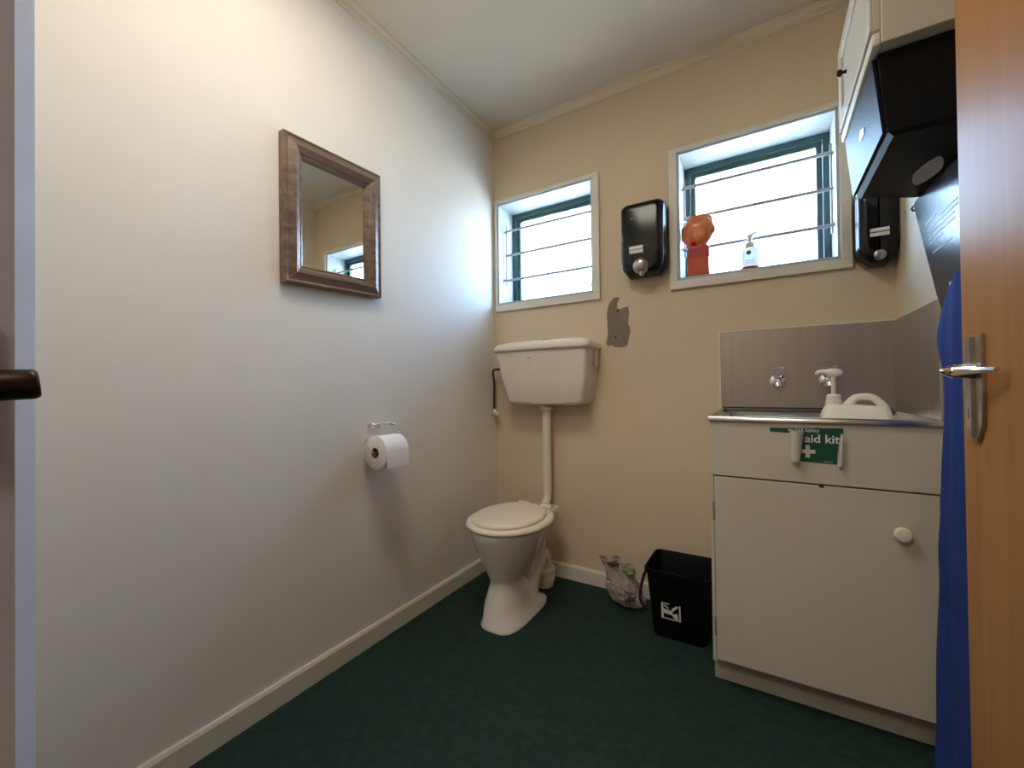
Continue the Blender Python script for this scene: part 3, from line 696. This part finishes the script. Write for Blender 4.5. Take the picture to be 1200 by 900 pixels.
tube(b, [(1.292, .020, z+.134), (1.306, .016, z+.140), (1.318, .013, z+.143)], [.007, .0055, .004], 10); obj('pump_head', b, M['white'], t)

# ------------------------------------------------------------------ wall cabinet at right
t = thing('wall_cabinet', 'cream painted wall cabinet with small dark knob above the black towel dispenser', 'wall cabinet', (1.65, -.61, 1.735))
ax, y0, y1, z0, z1 = 1.566, -.830, -.400, 1.738, 2.01
b = B(); box(b, ax, XR-.0005, y0, y1, z0, z1, bev=.0015, seg=1); cb = obj('cabinet_body', b, M['cab'], t, smooth=0)
b = B(); box(b, ax-.016, ax, y0, y1-.004, z0-.002, z0+.026, bev=.004, seg=2); obj('lower_rail', b, M['trim'], t)
b = B(); box(b, ax-.014, ax, y0+.004, y1+.002, z0+.034, z1+.008, bev=.0015, seg=1); cdr = obj('cabinet_door', b, M['cab'], t, smooth=0)
b = B()
fy0, fy1, fz0, fz1 = y0+.004, y1+.002, z0+.034, z1+.008
for q in ((fy0, fy0+.045, fz0, fz1), (fy1-.045, fy1, fz0, fz1), (fy0+.045, fy1-.045, fz0, fz0+.045), (fy0+.045, fy1-.045, fz1-.045, fz1)):
    box(b, ax-.020, ax-.0135, *q, bev=.0015, seg=1)
obj('door_moulding', b, M['cab'], cdr, smooth=0)
b = B(); lathe(b, [(.006, 0), (.004, .006), (.005, .009), (.009, .012), (.010, .017), (.007, .021), (.001, .022)], (ax-.020, -.54, 1.872), (-1, 0, 0), 20); obj('cabinet_knob', b, M['bronze'], cdr)

# ------------------------------------------------------------------ paper towel dispenser below it
t = thing('paper_towel_dispenser', 'large black paper towel dispenser below the cream wall cabinet', 'towel dispenser', (1.66, -.6, 1.54))
b = B()
def plan(fx, yn_, yf_, yb, z): return [(fx, yn_, z), (XR-.0008, yn_, z), (XR-.0008, yb, z), (XR-.03, yb-.010, z), (fx+.03, yf_-.004, z), (fx, yf_-.012, z)]
loft(b, [plan(1.590, -.792, -.415, -.345, 1.546), plan(1.580, -.797, -.405, -.335, 1.556), plan(1.5645, -.80, -.395, -.335, 1.7335)])
hs = obj('housing', b, M['blackm'], t, smooth=20)
b = B()
fa = Vector((1.5785, 0, 1.562)); fb = Vector((1.5628, 0, 1.7325))
def onp(y, s, off): q = fa.lerp(fb, s); return (q.x-off, y, q.z-off*.09)
loft(b, [[onp(y, s, off) for y, s in ((-.785, 0), (-.42, 0), (-.415, .05), (-.415, 1), (-.785, 1))] for off in (0, .006)])
cv = obj('front_cover', b, M['blackt'], t, smooth=0)
b = B()
for y in (-.62, -.60):
    bmesh.ops.create_icosphere(b, subdivisions=1, radius=.004, matrix=Matrix.Translation(onp(y, .5, .005)))
loft(b, [[onp(y, s, off) for y, s in ((-.64, .46), (-.60, .46), (-.585, .53), (-.61, .58), (-.645, .53))] for off in (.006, .0075)])
obj('key_lock', b, M['satin'], cv, smooth=0)
# outlet in the underside showing paper
b = B(); loft(b, [ell(1.705, -.540, .026, .085, z, n=24, e=1.5) for z in (1.5445, 1.5465)]); obj('paper_outlet', b, M['paper'], hs)
# hook and hanging black board
t = thing('wall_hook', 'small dark hook under the towel dispenser at the board corner', 'hook', (1.745, -.275, 1.53))
b = B(); tube(b, [(XR, -.275, 1.545), (1.738, -.275, 1.545), (1.734, -.275, 1.538), (1.738, -.275, 1.531), (1.744, -.275, 1.535)], .0025, 8, smooth=4); obj('hook_wire', b, M['dark'], t)
b = B(); lathe(b, [(.006, 0), (.006, .002)], (XR-.0003, -.275, 1.545), (-1, 0, 0), 12); obj('hook_base', b, M['dark'], t)
t = thing('black_board', 'glossy black panel with faint printed lines, hanging above the blue cloth', 'panel', (1.744, -.6, 1.23))
b = B()
prism(b, [(-.280, 1.545), (-.30, 1.552), (-.95, 1.530), (-.86, 1.150), (-.50, 1.190), (-.463, 1.237)], 'x', 1.737, 1.7455)
bo_ = obj('panel_sheet', b, M['blackt'] if False else mat('glossy_black_sheet', (.014, .016, .024), .26, bump=.3, bscale=60, spec=.3), t, smooth=0)
b = B()
for z, a, c in ((1.452, -.385, -.47), (1.440, -.50, -.62), (1.428, -.40, -.62), (1.414, -.41, -.60), (1.400, -.415, -.60), (1.386, -.42, -.52), (1.356, -.44, -.58)):
    box(b, 1.7364, 1.737, c, a, z-.0022, z+.0022)
obj('printed_lines', b, mat('pale_print', (.32, .36, .42), .5), bo_, smooth=0)

# ------------------------------------------------------------------ blue cloth on a white hook
t = thing('blue_apron', 'long blue cloth garment hanging on the right wall behind the brown door', 'apron', (1.72, -.70, .08))
b = B(); rings = []
NZ_ = 46; NP = 40
for i in range(NZ_+1):
    s = i/NZ_; z = 1.247-(1.247-.075)*s
    yc = -.715; hw = .115+.02*s-.03*math.exp(-s*20)
    if s < .03: hw *= .55+.45*s/.03
    bulge = .030*math.exp(-((z-1.115)/.075)**2)+.012*math.exp(-((z-.60)/.06)**2)
    th = .015+.010*s
    ring = []
    for k in range(NP):
        a = 2*PI*k/NP; c, sn = math.cos(a), math.sin(a)
        fold = 1+.30*math.sin(5*a+1.5*s*3+.7)*(.4+.6*s)+.2*math.sin(9*a+4*s)
        y = yc+hw*sn*(1+.05*math.sin(6*s*PI))
        x = 1.722-.024*s-th*c*fold*(1 if c > 0 else .5)
        if sn > .35: y += bulge*sn; x -= bulge*.25*sn
        zz = z+(.02*math.sin(a*2+1)-.045*sn if s > .97 else 0)*1.0
        ring.append((min(x, 1.7345), y, zz))
    rings.append(ring)
loft(b, rings); obj('cloth', b, M['blue'], t, smooth=60)
b = B(); box(b, 1.722, 1.7365, -.625, -.606, 1.205, 1.243, bev=.003); obj('hanging_tab', b, M['swhite'], t)

t = thing('added_lamp', 'added flat square housing for the washroom fill light, out of view', 'ceiling lamp', (.66, -1.40, H-.03))  # housing added to go with the washroom fill light
b = B(); box(b, .40, .92, -1.65, -1.15, H-.028, H, bev=.004); obj('fill_housing', b, M['white'], t)
# added round base above the corridor fill light, out of view
t = thing('added_corridor_lamp', 'added round base for the corridor fill light, out of view', 'ceiling lamp', (1.2, -2.9, H-.04))
b = B(); lathe(b, [(.0, .0), (.20, .0), (.20, -.012), (.19, -.02), (0, -.02)], (1.2, -2.9, H), cap=False); obj('fill_base', b, M['white'], t)
